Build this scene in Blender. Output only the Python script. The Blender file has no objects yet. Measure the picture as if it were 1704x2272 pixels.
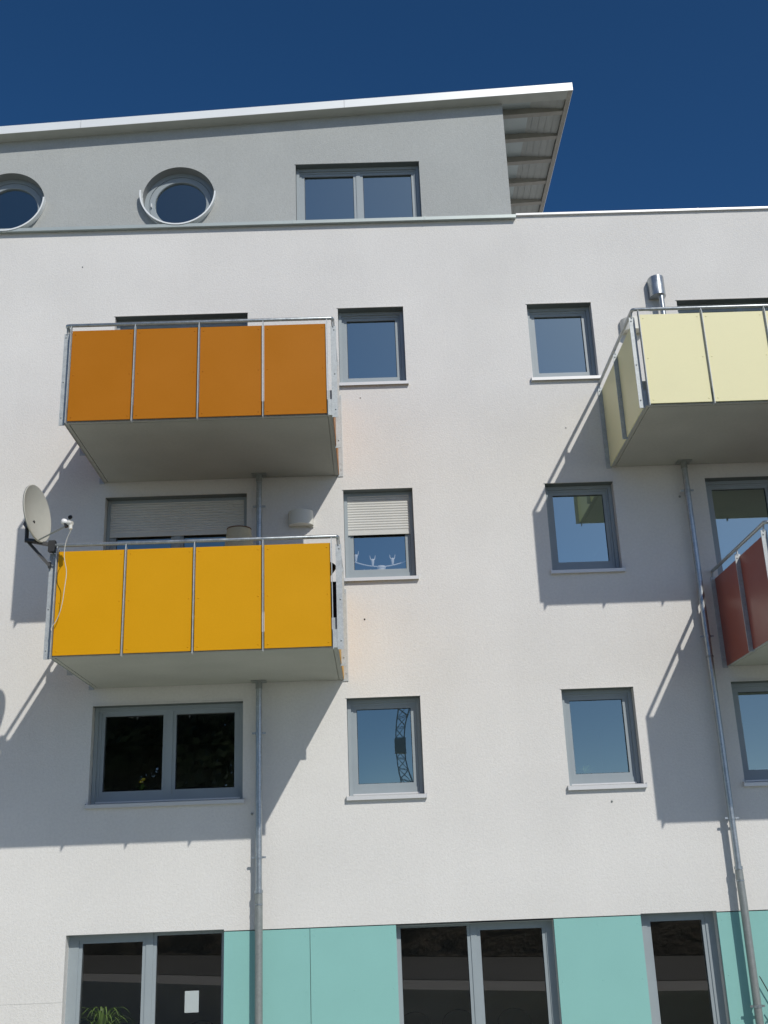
import bpy, math, random
from mathutils import Vector, Matrix
R = math.radians
random.seed(7)
scene = bpy.context.scene
col = scene.collection

# ------------------------------------------------------------------ camera
CAM_POS = Vector((0.0, -13.8543, 3.1))
PITCH, YAW, ROLL = 0.3308, 0.0180, -0.0386
fw = Vector((math.sin(YAW)*math.cos(PITCH), math.cos(YAW)*math.cos(PITCH), math.sin(PITCH)))
r0 = Vector((math.cos(YAW), -math.sin(YAW), 0)); u0 = r0.cross(fw)
rt = r0*math.cos(ROLL) + u0*math.sin(ROLL); up = u0*math.cos(ROLL) - r0*math.sin(ROLL)
cd = bpy.data.cameras.new("camera"); cam = bpy.data.objects.new("camera", cd); col.objects.link(cam)
cam.matrix_world = Matrix(((rt.x, up.x, -fw.x, CAM_POS.x), (rt.y, up.y, -fw.y, CAM_POS.y),
                           (rt.z, up.z, -fw.z, CAM_POS.z), (0, 0, 0, 1)))
cd.sensor_fit = 'VERTICAL'; cd.sensor_height = 24.0; cd.lens = 24.0*1.0603
cd.clip_start = 0.05; cd.clip_end = 3000
scene.camera = cam

# ------------------------------------------------------------------ light
TO_SUN = Vector((1.1007, -2.0677, 1.9143)).normalized()
SUN_EL = math.asin(TO_SUN.z); SUN_ROT = math.atan2(TO_SUN.x, TO_SUN.y)
world = bpy.data.worlds.new("World"); scene.world = world; world.use_nodes = True
wn = world.node_tree; bg = wn.nodes["Background"]
sky = wn.nodes.new("ShaderNodeTexSky"); sky.sky_type = 'NISHITA'; sky.sun_disc = False
sky.sun_elevation = SUN_EL; sky.sun_rotation = SUN_ROT
sky.altitude = 3000; sky.air_density = 0.7; sky.dust_density = 4.5; sky.ozone_density = 1.0
hs = wn.nodes.new("ShaderNodeHueSaturation"); hs.inputs['Saturation'].default_value = 1.3
wn.links.new(sky.outputs[0], hs.inputs['Color']); wn.links.new(hs.outputs[0], bg.inputs[0]); bg.inputs[1].default_value = .110
sd = bpy.data.lights.new("sun", 'SUN'); sd.energy = 2.95; sd.angle = R(0.53); sd.color = (1.0, 0.965, 0.89)
sun = bpy.data.objects.new("sun", sd); col.objects.link(sun)
sun.rotation_euler = (-TO_SUN).to_track_quat('-Z', 'Y').to_euler(); sun.location = (20, -40, 40)
scene.view_settings.view_transform = 'Standard'; scene.view_settings.look = 'None'
scene.view_settings.exposure = 0.0; scene.view_settings.gamma = 1.0
try:
    scene.cycles.max_bounces = 10; scene.cycles.transparent_max_bounces = 16
    scene.cycles.diffuse_bounces = 5; scene.cycles.glossy_bounces = 5
    scene.cycles.caustics_reflective = False
except Exception: pass

# ------------------------------------------------------------------ materials
def new_mat(name):
    m = bpy.data.materials.new(name); m.use_nodes = True
    nt = m.node_tree; b = nt.nodes["Principled BSDF"]
    return m, nt, b
def mat(name, c, rough=0.6, metal=0.0, spec=0.5, bump=None, vary=0.0, vscale=3.0, vary2=0.0, v2scale=40.0, rvary=0.0, tone=0.0, streak=0.0):
    m, nt, b = new_mat(name)
    b.inputs['Base Color'].default_value = (*c, 1); b.inputs['Roughness'].default_value = rough
    b.inputs['Metallic'].default_value = metal; b.inputs['Specular IOR Level'].default_value = spec
    tc = nt.nodes.new("ShaderNodeTexCoord")
    if vary or vary2:
        n = nt.nodes.new("ShaderNodeTexNoise"); n.inputs['Scale'].default_value = vscale; n.inputs['Detail'].default_value = 6
        nt.links.new(tc.outputs['Object'], n.inputs['Vector'])
        mr = nt.nodes.new("ShaderNodeMapRange"); mr.inputs['From Min'].default_value = .3; mr.inputs['From Max'].default_value = .7
        mr.inputs['To Min'].default_value = 1-vary; mr.inputs['To Max'].default_value = 1+vary
        nt.links.new(n.outputs['Fac'], mr.inputs['Value']); out = mr.outputs[0]
        if vary2:
            n2 = nt.nodes.new("ShaderNodeTexNoise"); n2.inputs['Scale'].default_value = v2scale; n2.inputs['Detail'].default_value = 4
            nt.links.new(tc.outputs['Object'], n2.inputs['Vector'])
            m2 = nt.nodes.new("ShaderNodeMapRange"); m2.inputs['From Min'].default_value = .3; m2.inputs['From Max'].default_value = .7
            m2.inputs['To Min'].default_value = 1-vary2; m2.inputs['To Max'].default_value = 1+vary2
            nt.links.new(n2.outputs['Fac'], m2.inputs['Value'])
            mu = nt.nodes.new("ShaderNodeMath"); mu.operation = 'MULTIPLY'
            nt.links.new(out, mu.inputs[0]); nt.links.new(m2.outputs[0], mu.inputs[1]); out = mu.outputs[0]
        if streak:
            mp = nt.nodes.new("ShaderNodeMapping"); mp.inputs['Scale'].default_value = (5.0, 5.0, .22)
            n3 = nt.nodes.new("ShaderNodeTexNoise"); n3.inputs['Scale'].default_value = 1.0; n3.inputs['Detail'].default_value = 5
            nt.links.new(tc.outputs['Object'], mp.inputs['Vector']); nt.links.new(mp.outputs[0], n3.inputs['Vector'])
            m3 = nt.nodes.new("ShaderNodeMapRange"); m3.inputs['From Min'].default_value = .3; m3.inputs['From Max'].default_value = .7
            m3.inputs['To Min'].default_value = 1-streak; m3.inputs['To Max'].default_value = 1+streak*.6
            nt.links.new(n3.outputs['Fac'], m3.inputs['Value'])
            mu3 = nt.nodes.new("ShaderNodeMath"); mu3.operation = 'MULTIPLY'
            nt.links.new(out, mu3.inputs[0]); nt.links.new(m3.outputs[0], mu3.inputs[1]); out = mu3.outputs[0]
        vm = nt.nodes.new("ShaderNodeVectorMath"); vm.operation = 'SCALE'; vm.inputs[0].default_value = c
        nt.links.new(out, vm.inputs['Scale']); nt.links.new(vm.outputs[0], b.inputs['Base Color'])
        if rvary:
            rr = nt.nodes.new("ShaderNodeMapRange"); rr.inputs['From Min'].default_value = .3; rr.inputs['From Max'].default_value = .7
            rr.inputs['To Min'].default_value = rough-rvary; rr.inputs['To Max'].default_value = rough+rvary
            nt.links.new(n.outputs['Fac'], rr.inputs['Value']); nt.links.new(rr.outputs[0], b.inputs['Roughness'])
    if tone:
        oi = nt.nodes.new("ShaderNodeObjectInfo"); tr = nt.nodes.new("ShaderNodeMapRange"); tr.inputs['To Min'].default_value = 1-tone; tr.inputs['To Max'].default_value = 1+tone
        nt.links.new(oi.outputs['Random'], tr.inputs['Value']); v2 = nt.nodes.new("ShaderNodeVectorMath"); v2.operation = 'SCALE'
        nt.links.new(vm.outputs[0], v2.inputs[0]); nt.links.new(tr.outputs[0], v2.inputs['Scale']); nt.links.new(v2.outputs[0], b.inputs['Base Color'])
    if bump:
        prev = None
        for sc, st, dist in bump:
            n = nt.nodes.new("ShaderNodeTexNoise"); n.inputs['Scale'].default_value = sc; n.inputs['Detail'].default_value = 3
            nt.links.new(tc.outputs['Object'], n.inputs['Vector'])
            bp = nt.nodes.new("ShaderNodeBump"); bp.inputs['Strength'].default_value = st; bp.inputs['Distance'].default_value = dist
            nt.links.new(n.outputs['Fac'], bp.inputs['Height'])
            if prev: nt.links.new(prev, bp.inputs['Normal'])
            prev = bp.outputs[0]
        nt.links.new(prev, b.inputs['Normal'])
    return m
def glass_mat(name, refl, tint, gcol=(1, 1, 1)):
    m = bpy.data.materials.new(name); m.use_nodes = True; nt = m.node_tree; nt.nodes.clear()
    o = nt.nodes.new("ShaderNodeOutputMaterial"); mx = nt.nodes.new("ShaderNodeMixShader")
    t = nt.nodes.new("ShaderNodeBsdfTransparent"); g = nt.nodes.new("ShaderNodeBsdfGlossy")
    t.inputs[0].default_value = (*tint, 1); g.inputs[0].default_value = (*gcol, 1); g.inputs['Roughness'].default_value = 0.0
    mx.inputs[0].default_value = refl
    nt.links.new(t.outputs[0], mx.inputs[1]); nt.links.new(g.outputs[0], mx.inputs[2]); nt.links.new(mx.outputs[0], o.inputs[0])
    return m
STUCCO = [(45, .30, .012), (130, .45, .006)]
M = dict(
    render=mat('white_render', (.715, .70, .675), .9, spec=.2, bump=STUCCO, vary=.04, vscale=.8, vary2=.035, v2scale=30, streak=.008),
    grey_render=mat('grey_render', (.415, .43, .42), .9, spec=.2, bump=STUCCO, vary=.04, vscale=.9, vary2=.05, v2scale=35, streak=.012),
    orange=mat('orange_laminate', (.44, .155, .007), .42, spec=.16, vary=.02, vscale=1.6, rvary=.06, tone=.018, vary2=.03, v2scale=160),
    yellow=mat('yellow_laminate', (.67, .325, .004), .42, spec=.16, vary=.02, vscale=1.6, rvary=.06, tone=.018, vary2=.03, v2scale=160),
    pale=mat('pale_yellow_laminate', (.81, .765, .47), .42, spec=.16, vary=.02, vscale=1.6, rvary=.06, tone=.018, vary2=.02, v2scale=160),
    red=mat('red_laminate', (.27, .068, .045), .32, spec=.5, vary=.02, vscale=1.6, rvary=.06, tone=.018, vary2=.03, v2scale=160),
    mint=mat('mint_board', (.25, .505, .472), .55, spec=.3, tone=.015, vary=.025, vscale=1.5, vary2=.02, v2scale=120),
    frame=mat('grey_blue_aluminium', (.305, .350, .375), .45, spec=.5, vary=.03, vscale=4),
    sill=mat('sill_sheet', (.66, .66, .66), .4, metal=.2),
    cap=mat('white_sheet_metal', (.86, .88, .87), .35, metal=.15, vary=.02, vscale=2),
    flash=mat('ledge_sheet_metal', (.42, .47, .46), .45, metal=.3, vary=.04, vscale=3),
    galv=mat('galvanised_steel', (.45, .48, .49), .55, metal=.25, vary=.10, vscale=14, vary2=.10, v2scale=60, rvary=.08),
    steel=mat('pipe_steel', (.42, .45, .46), .36, metal=.8, vary=.12, vscale=12, vary2=.15, v2scale=70, rvary=.08),
    pipe2=mat('zinc_pipe', (.30, .32, .31), .5, metal=.5, vary=.08, vscale=12, vary2=.08, v2scale=60),
    slab=mat('painted_concrete', (.40, .40, .37), .85, spec=.2, bump=[(60, .15, .004)], vary=.06, vscale=1.5, vary2=.03, v2scale=25),
    soffit=mat('painted_boards', (.42, .43, .40), .7, spec=.3, vary=.04, vscale=6),
    rafter=mat('painted_timber', (.36, .34, .30), .7, spec=.3, vary=.06, vscale=8),
    shutter=mat('shutter_slats', (.60, .60, .57), .5, spec=.4, vary=.03, vscale=4),
    room=mat('room_plaster', (.42, .41, .39), .9), floor=mat('room_floor', (.10, .075, .05), .6),
    glass=glass_mat('window_glass', .50, (.9, .93, .93), (.80, 1.0, .93)), glasslow=glass_mat('lower_window_glass', .27, (.9, .93, .93), (.84, 1.0, .92)),
    glassclear=glass_mat('clear_window_glass', .42, (.99, 1.0, 1.0), (.82, 1.0, .94)), glassdark=glass_mat('shaded_window_glass', .15, (.85, .88, .88)), lining=mat('dark_lintel_sheet', (.12, .14, .14), .6), reveal=mat('shade_grey_reveal', (.27, .28, .275), .85),  # reveal: penthouse wall grey, darkened to stand for shade in the recess
    shopglass=glass_mat('door_glass', .145, (.92, .93, .91), (1, .98, .93)),
    black=mat('black_plastic', (.015, .015, .017), .5), darkmetal=mat('dark_bracket', (.05, .05, .05), .5, metal=.4),
    dish=mat('dish_enamel', (.47, .46, .40), .55, spec=.3, vary=.03, vscale=9), white=mat('white_plastic', (.86, .85, .83), .45),
    lampwhite=mat('ivory_lamp_cover', (.70, .69, .63), .5), beige=mat('beige_fabric', (.52, .45, .30), .9, bump=[(200, .3, .003)], vary=.05, vscale=20),
    braid=mat('brown_braid', (.16, .09, .05), .9), leaf=mat('leaf', (.13, .21, .04), .55, vary=.35, vscale=9),
    twig=mat('dark_twig', (.03, .022, .016), .8), paper=mat('paper_sheet', (.70, .76, .80), .7),
    terracotta=mat('terracotta', (.36, .14, .07), .8), petal=mat('yellow_petal', (.75, .55, .05), .6),
    toyred=mat('red_plastic', (.5, .06, .04), .4), bark=mat('bark', (.10, .07, .05), .9, bump=[(30, .5, .02)]),
    crown=mat('tree_leaves', (.05, .078, .03), .6, vary=.4, vscale=.8),
    ground=mat('gravel_ground', (.60, .615, .50), .95, bump=[(25, .5, .03)], vary=.12, vscale=.4, vary2=.2, v2scale=18),
    road=mat('road_asphalt', (.085, .083, .08), .9, bump=[(60, .4, .01)], vary=.12, vscale=.5, vary2=.15, v2scale=30),
    conc=mat('kerb_concrete', (.36, .35, .33), .9, vary=.08, vscale=3, bump=[(50, .3, .006)]),
    earth=mat('earth_bank', (.10, .075, .05), .95, bump=[(6, .8, .15), (30, .6, .03)], vary=.35, vscale=1.3, vary2=.3, v2scale=9),
    crane=mat('crane_steel', (.38, .41, .44), .6, metal=.2), stone=mat('pale_rubble', (.42, .38, .32), .9, vary=.2, vscale=5))

# ------------------------------------------------------------------ mesh builder
class MB:
    def __init__(s): s.v = []; s.f = []; s.mi = []; s.sm = []; s.cur = 0
    def add(s, vs, fs, smooth=False):
        o = len(s.v); s.v += [tuple(v) for v in vs]
        for f in fs: s.f.append(tuple(i+o for i in f)); s.mi.append(s.cur); s.sm.append(smooth)
        return s
    def box(s, x0, x1, y0, y1, z0, z1):
        return s.add([(x0,y0,z0),(x1,y0,z0),(x1,y1,z0),(x0,y1,z0),(x0,y0,z1),(x1,y0,z1),(x1,y1,z1),(x0,y1,z1)],
              [(3,2,1,0),(4,5,6,7),(0,1,5,4),(1,2,6,5),(2,3,7,6),(3,0,4,7)])
    def bar(s, a, b, w, d, upv=(0,0,1)):
        a = Vector(a); b = Vector(b); t = (b-a).normalized(); u = Vector(upv)
        if abs(t.dot(u)) > .95: u = Vector((0,1,0))
        n = t.cross(u).normalized(); m = n.cross(t).normalized()
        vs = [p + n*(i*w/2) + m*(j*d/2) for p in (a, b) for i, j in ((-1,-1),(1,-1),(1,1),(-1,1))]
        return s.add(vs, [(3,2,1,0),(4,5,6,7),(0,1,5,4),(1,2,6,5),(2,3,7,6),(3,0,4,7)])
    def tube(s, pts, r, n=16, cap=True):
        pts = [Vector(p) for p in pts]; rs = r if isinstance(r, (list, tuple)) else [r]*len(pts)
        rings = []; prev = None
        for i, p in enumerate(pts):
            t = ((pts[min(i+1, len(pts)-1)] - pts[max(i-1, 0)])).normalized()
            if prev is None:
                u = Vector((0,0,1)) if abs(t.z) < .9 else Vector((1,0,0)); prev = t.cross(u).normalized()
            prev = (prev - t*prev.dot(t)).normalized(); q = t.cross(prev)
            rings.append([p + (prev*math.cos(2*math.pi*k/n) + q*math.sin(2*math.pi*k/n))*rs[i] for k in range(n)])
        vs = [v for rg in rings for v in rg]; fs = []
        for i in range(len(pts)-1):
            for k in range(n):
                a = i*n+k; b = i*n+(k+1) % n; fs.append((a, b, b+n, a+n))
        s.add(vs, fs, True)
        if cap:
            s.add(rings[0], [tuple(range(n))[::-1]]); s.add(rings[-1], [tuple(range(n))])
        return s
    def lathe(s, prof, n=32, origin=(0,0,0), axis='Z', a0=0, a1=2*math.pi, smooth=True):
        full = abs(a1-a0-2*math.pi) < 1e-6; cnt = n if full else n+1; vs = []; o = Vector(origin)
        for k in range(cnt):
            a = a0 + (a1-a0)*k/n
            for r, h in prof:
                c = Vector((r*math.cos(a), r*math.sin(a), h)) if axis == 'Z' else Vector((r*math.cos(a), h, r*math.sin(a)))
                vs.append(o + c)
        m = len(prof); fs = []
        for k in range(n):
            k2 = (k+1) % cnt
            for i in range(m-1):
                fs.append((k*m+i, k2*m+i, k2*m+i+1, k*m+i+1))
        return s.add(vs, fs, smooth)
    def grid(s, xs, zs, solid, y0, y1):
        nx, nz = len(xs)-1, len(zs)-1
        S = lambda i, j: 0 <= i < nx and 0 <= j < nz and solid(.5*(xs[i]+xs[i+1]), .5*(zs[j]+zs[j+1]))
        for i in range(nx):
            for j in range(nz):
                if not S(i, j): continue
                a, b, c, d = xs[i], xs[i+1], zs[j], zs[j+1]
                s.add([(a,y0,c),(b,y0,c),(b,y0,d),(a,y0,d)], [(0,1,2,3)])
                s.add([(a,y1,c),(b,y1,c),(b,y1,d),(a,y1,d)], [(3,2,1,0)])
                if not S(i-1, j): s.add([(a,y0,c),(a,y0,d),(a,y1,d),(a,y1,c)], [(0,1,2,3)])
                if not S(i+1, j): s.add([(b,y0,c),(b,y1,c),(b,y1,d),(b,y0,d)], [(0,1,2,3)])
                if not S(i, j-1): s.add([(a,y0,c),(a,y1,c),(b,y1,c),(b,y0,c)], [(0,1,2,3)])
                if not S(i, j+1): s.add([(a,y0,d),(b,y0,d),(b,y1,d),(a,y1,d)], [(0,1,2,3)])
        return s
    def build(s, name, mats, parent=None, origin=None, bevel=0.0, weld=False):
        me = bpy.data.meshes.new(name)
        o3 = Vector(origin) if origin is not None else Vector((0,0,0))
        me.from_pydata([tuple(Vector(v)-o3) for v in s.v], [], s.f)
        for m in (mats if isinstance(mats, (list, tuple)) else [mats]): me.materials.append(m)
        for p, i, sm in zip(me.polygons, s.mi, s.sm): p.material_index = i; p.use_smooth = sm
        me.update()
        if weld:
            import bmesh
            bm = bmesh.new(); bm.from_mesh(me); bmesh.ops.remove_doubles(bm, verts=bm.verts, dist=1e-5)
            bmesh.ops.recalc_face_normals(bm, faces=bm.faces); bm.to_mesh(me); bm.free()
        ob = bpy.data.objects.new(name, me); col.objects.link(ob)
        if parent: ob.parent = parent
        elif origin is not None: ob.location = o3
        if bevel:
            bv = ob.modifiers.new("bevel", 'BEVEL'); bv.width = bevel; bv.segments = 2; bv.limit_method = 'ANGLE'
        return ob
def tag(o, label=None, cat=None, group=None, kind=None):
    if label: o['label'] = label
    if cat: o['category'] = cat
    if group: o['group'] = group
    if kind: o['kind'] = kind
    return o
def empty(name, loc, label=None, cat=None, group=None):
    o = bpy.data.objects.new(name, None); o.location = loc; o.empty_display_size = .2; col.objects.link(o)
    return tag(o, label, cat, group)
def uniq(l):
    out = []
    for x in sorted(l):
        if not out or x-out[-1] > 1e-6: out.append(x)
    return out

# ------------------------------------------------------------------ terrain
gs = [-420, -160, -60, -25, 0, 25, 60, 160, 420]
gm = MB(); nX = len(gs)
gm.add([(x, y, 0) for y in gs for x in gs], [(i*nX+j, i*nX+j+1, (i+1)*nX+j+1, (i+1)*nX+j) for i in range(nX-1) for j in range(nX-1)])
tag(gm.build('ground', M['ground']), kind='structure')
LINE = [(-120, -62), (-40, -32), (-22, -23.5), (-14, -18.6), (-7.1, -13.87), (-3.42, -10.96), (.44, -8.3), (2.9, -6.9), (4.7, -6.1), (6.5, -5.55), (10, -5.0), (16, -4.8), (40, -4.8), (120, -4.8)]
DV = Vector((.42, -1, 0)).normalized()
def strip(mb, s0, s1, h0, h1, n=1, jit=0.0, sub=1):
    L = []
    for (xa, ya), (xb, yb) in zip(LINE[:-1], LINE[1:]):
        k = max(1, int(math.hypot(xb-xa, yb-ya)/sub)) if sub < 50 and abs(xa) < 60 else 1
        L += [(xa+(xb-xa)*i/k, ya+(yb-ya)*i/k) for i in range(k)]
    L.append(LINE[-1]); m = len(L); vs = []
    for j in range(n+1):
        sv = s0+(s1-s0)*j/n; h = h0+(h1-h0)*j/n
        for x, y in L: vs.append((x+DV.x*sv, y+DV.y*sv, h + (random.uniform(-jit, jit) if 0 < j < n else 0)))
    mb.add(vs, [(j*m+i, (j+1)*m+i, (j+1)*m+i+1, j*m+i+1) for j in range(n) for i in range(m-1)], jit > 0)
    return mb
em = MB(); strip(em, .2, 10.6, 1.13, 1.5, 1, 0, 99); strip(em, 10.6, 12, 1.5, 3.2, 1, 0, 99); strip(em, 12, 420, 3.2, 3.4, 1, 0, 99)
tag(em.build('embankment', M['ground']), kind='structure')
tag(strip(MB(), .3, 1.9, 1.160, 1.205, 1, 0, 99).build('pavement', M['conc']), kind='structure')
tag(strip(MB(), 1.92, 6.2, 1.215, 1.36, 1, 0, 99).build('road', M['road']), kind='structure')
kb = MB(); m_ = len(LINE)
for o0, o1, z0, z1 in ((0, .26, -.1, 1.12), (-.04, .32, 1.12, 1.21)):
    vs = [(x+DV.x*o, y+DV.y*o, z) for o, z in ((o0, z0), (o1, z0), (o1, z1), (o0, z1)) for x, y in LINE]
    kb.add(vs, [(q*m_+i, q*m_+i+1, ((q+1) % 4)*m_+i+1, ((q+1) % 4)*m_+i) for q in range(4) for i in range(m_-1)])
rwall = kb.build('retaining_wall', M['conc'], origin=(0, -8.3, 0), weld=True)
tag(rwall, 'low concrete retaining wall with coping in front of the flats', 'wall')
# rough earth bank beyond the road
eb = MB(); strip(eb, 6.3, 9.0, 1.37, 3.1, 9, .13, .45); strip(eb, 9.0, 12.2, 3.1, 3.3, 8, .16, .45)
tag(eb.build('earth_bank', M['earth']), kind='structure')

# ------------------------------------------------------------------ building
B = empty('apartment_building', (0, 0, 0), 'white rendered apartment block with coloured balconies and mint green ground floor boards', 'building')
XL, XR, YB = -9.0, 11.0, 8.0
LEDGE = 12.40
OPEN = dict(A3=(-.305,.638,9.775,10.982), A2=(-.295,.647,6.937,8.192), A1=(-.32,.618,4.142,5.366),
            B3=(2.424,3.355,9.765,10.96), B2=(2.452,3.385,6.947,8.192), B1=(2.425,3.35,4.166,5.384),
            W1=(-3.54,-1.635,4.16,5.38), O3=(-3.5,-1.6,8.62,10.955), O2=(-3.51,-1.6,5.82,8.193),
            C3=(4.6,6.5,8.62,10.95), D2=(4.645,6.55,5.82,8.197), E1=(4.61,6.51,4.134,5.405),
            GL=(-3.72,-1.846,0.06,2.672), GM=(.202,2.089,0.06,2.636), GR=(3.136,4.051,0.06,2.665))
WTOP = 12.33
holes = list(OPEN.values()); shop = (-3.72, XR+.1, -1, 2.655)
def wsolid(x, z):
    if x > -3.72 and z < 2.655: return False
    return not any(a < x < b and c < z < d for a, b, c, d in holes)
xs = uniq([XL, XR, -3.72] + [v for h in holes for v in h[:2]])
zs = uniq([1.943, WTOP, 2.655] + [v for h in holes for v in h[2:] if v > 2.5])
wm = MB(); wm.grid(xs, zs, wsolid, 0.0, .30)
wm.box(XL, -3.72, .004, .30, -.3, 1.943)
wm.box(XL, XL+.3, .30, YB, -.3, WTOP); wm.box(XR-.3, XR, .30, YB, -.3, WTOP); wm.box(XL+.3, XR-.3, YB-.3, YB, -.3, WTOP)
# substrate behind the boards
for a, b in ((-1.846, .202), (2.089, 3.136), (4.051, XR-.3)):
    wm.box(a, b, .07, .30, -.3, 2.655)
wall = wm.build('wall', M['render'], B)
# mint boards
for a, b in ((-1.846, -.829), (-.823, .202), (2.089, 3.136), (4.051, 5.25), (5.256, 6.5), (6.506, 7.8), (7.806, XR)):
    fp = MB(); fp.box(a, b, .006, .03, .12, 2.643)
    for sx in (a+.05, (a+b)/2, b-.05):
        for sz in (2.56, 1.95, 1.34, .73): fp.lathe([(0, -.0035), (.005, -.003), (.0075, -.0005), (.008, .0)], 10, (sx, .0058, sz), 'Y')
    fp.build('facade_board', M['mint'], B, bevel=.0015)
for a, b in ((-1.846, .202), (2.089, 3.136), (4.051, XR)):
    pl = MB(); pl.box(a, b, .02, .06, -.3, .115); pl.build('plinth', M['conc'], B)

# interiors
im = MB()
for z in (0.02, 2.98, 5.78, 8.58, 11.4):
    if z > .1: im.box(XL+.3, XR-.3, .301, 5.2, z-.26, z)
im.box(XL+.3, XR-.3, 5.2, 5.35, 0, WTOP-.02)
for x, z in ((-5.2, 0), (-1.2, 0), (1.45, 2.99), (4.0, 2.99), (7.2, 0)): im.box(x-.06, x+.06, .301, 5.19, z, 12.2)
im.build('interior_wall', M['room'], B)
fl = MB()
for z in (0.02, 2.985, 5.785, 8.585): fl.box(XL+.31, XR-.31, .302, 5.19, z, z+.015)
fl.build('interior_floor', M['floor'], B)

# --- windows
def window(key, leaves, glass='glass', shutter=None, sill=True, label=None, bow=0.0, guide=True, frame_y=.155, bottom_bar=True):
    x0, x1, z0, z1 = OPEN[key] if isinstance(key, str) else key
    g = .042
    lv = [(a-g, b+g, c-.055, d+g) for a, b, c, d in leaves]
    xs = uniq([x0, x1] + [v for l in lv for v in l[:2]]); zs = uniq([z0, z1] + [v for l in lv for v in l[2:]])
    fm = MB(); fm.grid(xs, zs, lambda x, z: not any(a < x < b and c < z < d for a, b, c, d in lv), frame_y, .225)
    W = fm.build('window', M['frame'], B, bevel=.002)
    if label: W['label'] = label
    if x0 > -3.7 and z0 > 2:
        q = MB(); yb = -.009 if z1 < 12 else .011; q.box(x0-.012, x1+.006, yb, yb+.0085, z1, z1+.012); q.build('edge_bead', M['render'] if z1 < 12 else M['grey_render'], W)
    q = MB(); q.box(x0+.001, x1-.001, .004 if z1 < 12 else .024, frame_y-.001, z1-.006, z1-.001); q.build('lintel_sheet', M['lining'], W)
    if guide:
        for a, b in ((x0+.004, x0+.05), (x1-.05, x1-.004)):
            q = MB(); q.box(a, b, .122, frame_y, z0+.012, z1-.004); q.build('guide_rail', M['frame'], W, bevel=.002)
        q = MB(); q.box(x0+.05, x1-.05, .128, frame_y, z1-.05, z1-.004); q.build('shutter_box', M['frame'], W)
    for (a, b, c, d), (A, Bx, Cz, D) in zip(leaves, lv):
        sm = MB(); sm.grid([A, a, b, Bx], [Cz, c, d, D], lambda x, z: not (a < x < b and c < z < d), frame_y+.012, .235)
        sm.build('sash', M['frame'], W, bevel=.002)
        pm = MB(); n = 16 if bow else 1
        for yy, flip in ((.200, False),):
            vs = [(a+(b-a)*i/n, yy - bow*(1-(2*i/n-1)**2)*(1-(2*j/n-1)**2), c+(d-c)*j/n) for j in range(n+1) for i in range(n+1)]
            pm.add(vs, [(j*(n+1)+i, j*(n+1)+i+1, (j+1)*(n+1)+i+1, (j+1)*(n+1)+i) for j in range(n) for i in range(n)], bool(bow))
        pm.build('pane', M[glass], W)
        gk = MB(); t = .006
        gk.grid([a-.001, a+t, b-t, b+.001], [c-.001, c+t, d-t, d+.001], lambda x, z: not (a+t < x < b-t and c+t < z < d-t), .192, .199)
        gk.build('gasket', M['black'], W)
    if sill:
        sl = MB(); e = .022
        sl.add([(x0-e, -.052, z0-.040), (x1+e, -.052, z0-.040), (x1+e, -.052, z0+.004), (x0-e, -.052, z0+.004),
                (x1+e, .0, z0+.011), (x0-e, .0, z0+.011), (x0-e, -.046, z0-.040), (x1+e, -.046, z0-.040), (x1+e, -.0, z0+.003), (x0-e, 0, z0+.003)],
               [(0,1,2,3), (3,2,4,5), (1,0,6,7), (7,6,9,8), (0,3,5,9,6), (2,1,7,8,4)])
        sl.add([(x0+.003, 0, z0+.011), (x1-.003, 0, z0+.011), (x1-.003, .155, z0+.03), (x0+.003, .155, z0+.03)], [(0,1,2,3)])
        sl.box(x0-e-.006, x0-e, -.054, 0, z0-.042, z0+.02); sl.box(x1+e, x1+e+.006, -.054, 0, z0-.042, z0+.02)
        sl.build('sill', M['sill'], W)
        wb = MB(); wb.box(x0+.052, x1-.052, .140, .153, z0+.03, z0+.048)
        wb.build('weather_bar', M['sill'], W)
    if shutter:
        zb = shutter; sh = MB(); p = .0365; z = z1-.03; a, b = x0+.048, x1-.048; prof = []
        while z - p > zb:
            for t in (0, .12, .35, .65, .9): prof.append((z - p*t, .138 - .008*math.sin(math.pi*min(1, t/.9))))
            z -= p
        prof.append((z, .138)); prof.append((zb, .138))
        vs = [(x, y, zz) for zz, y in prof for x in (a, b)]
        sh.add(vs, [(2*i+1, 2*i, 2*i+2, 2*i+3)[::-1] for i in range(len(prof)-1)])
        sh.box(a, b, .133, .150, zb-.035, zb)
        sh.add([(a, .15, zb), (b, .15, zb), (b, .15, z1-.03), (a, .15, z1-.03)], [(3,2,1,0)])
        sh.build('roller_shutter', M['shutter'], W)
    return W
def one(k, **kw):
    x0, x1, z0, z1 = OPEN[k]; return window(k, [(x0+.121, x1-.121, z0+.168, z1-.122)], **kw)
def two(k, zb=.17, **kw):
    x0, x1, z0, z1 = OPEN[k]; m = (x0+x1)/2
    return window(k, [(x0+.128, m-.083, z0+zb, z1-.112), (m+.083, x1-.125, z0+zb, z1-.112)], **kw)
one('A3', label='small square window beside the orange balcony')
one('A2', shutter=7.62, glass='glassclear', label='small window with half lowered roller shutter and white candle holder')
one('A1', bow=.0010, glass='glasslow', label='small window right of the left drainpipe reflecting a crane')
one('B3', label='small window beside the pale yellow balcony')
one('B2', label='small window in the shadow of the pale yellow balcony')
one('B1', glass='glasslow', label='small window with a plant behind the glass')
two('W1', glass='glassdark', label='wide dark two leaf window under the yellow balcony')
two('O3', zb=.14, sill=False, label='balcony door behind the orange panels')
two('O2', zb=.14, glass='glasslow', sill=False, shutter=7.70, label='balcony door behind the yellow panels with shutter half lowered')
two('C3', zb=.14, sill=False, label='balcony door behind the pale yellow panels')
two('D2', zb=.14, sill=False, label='balcony door behind the red panels')
two('E1', glass='glasslow', label='wide window below the red balcony')
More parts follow.
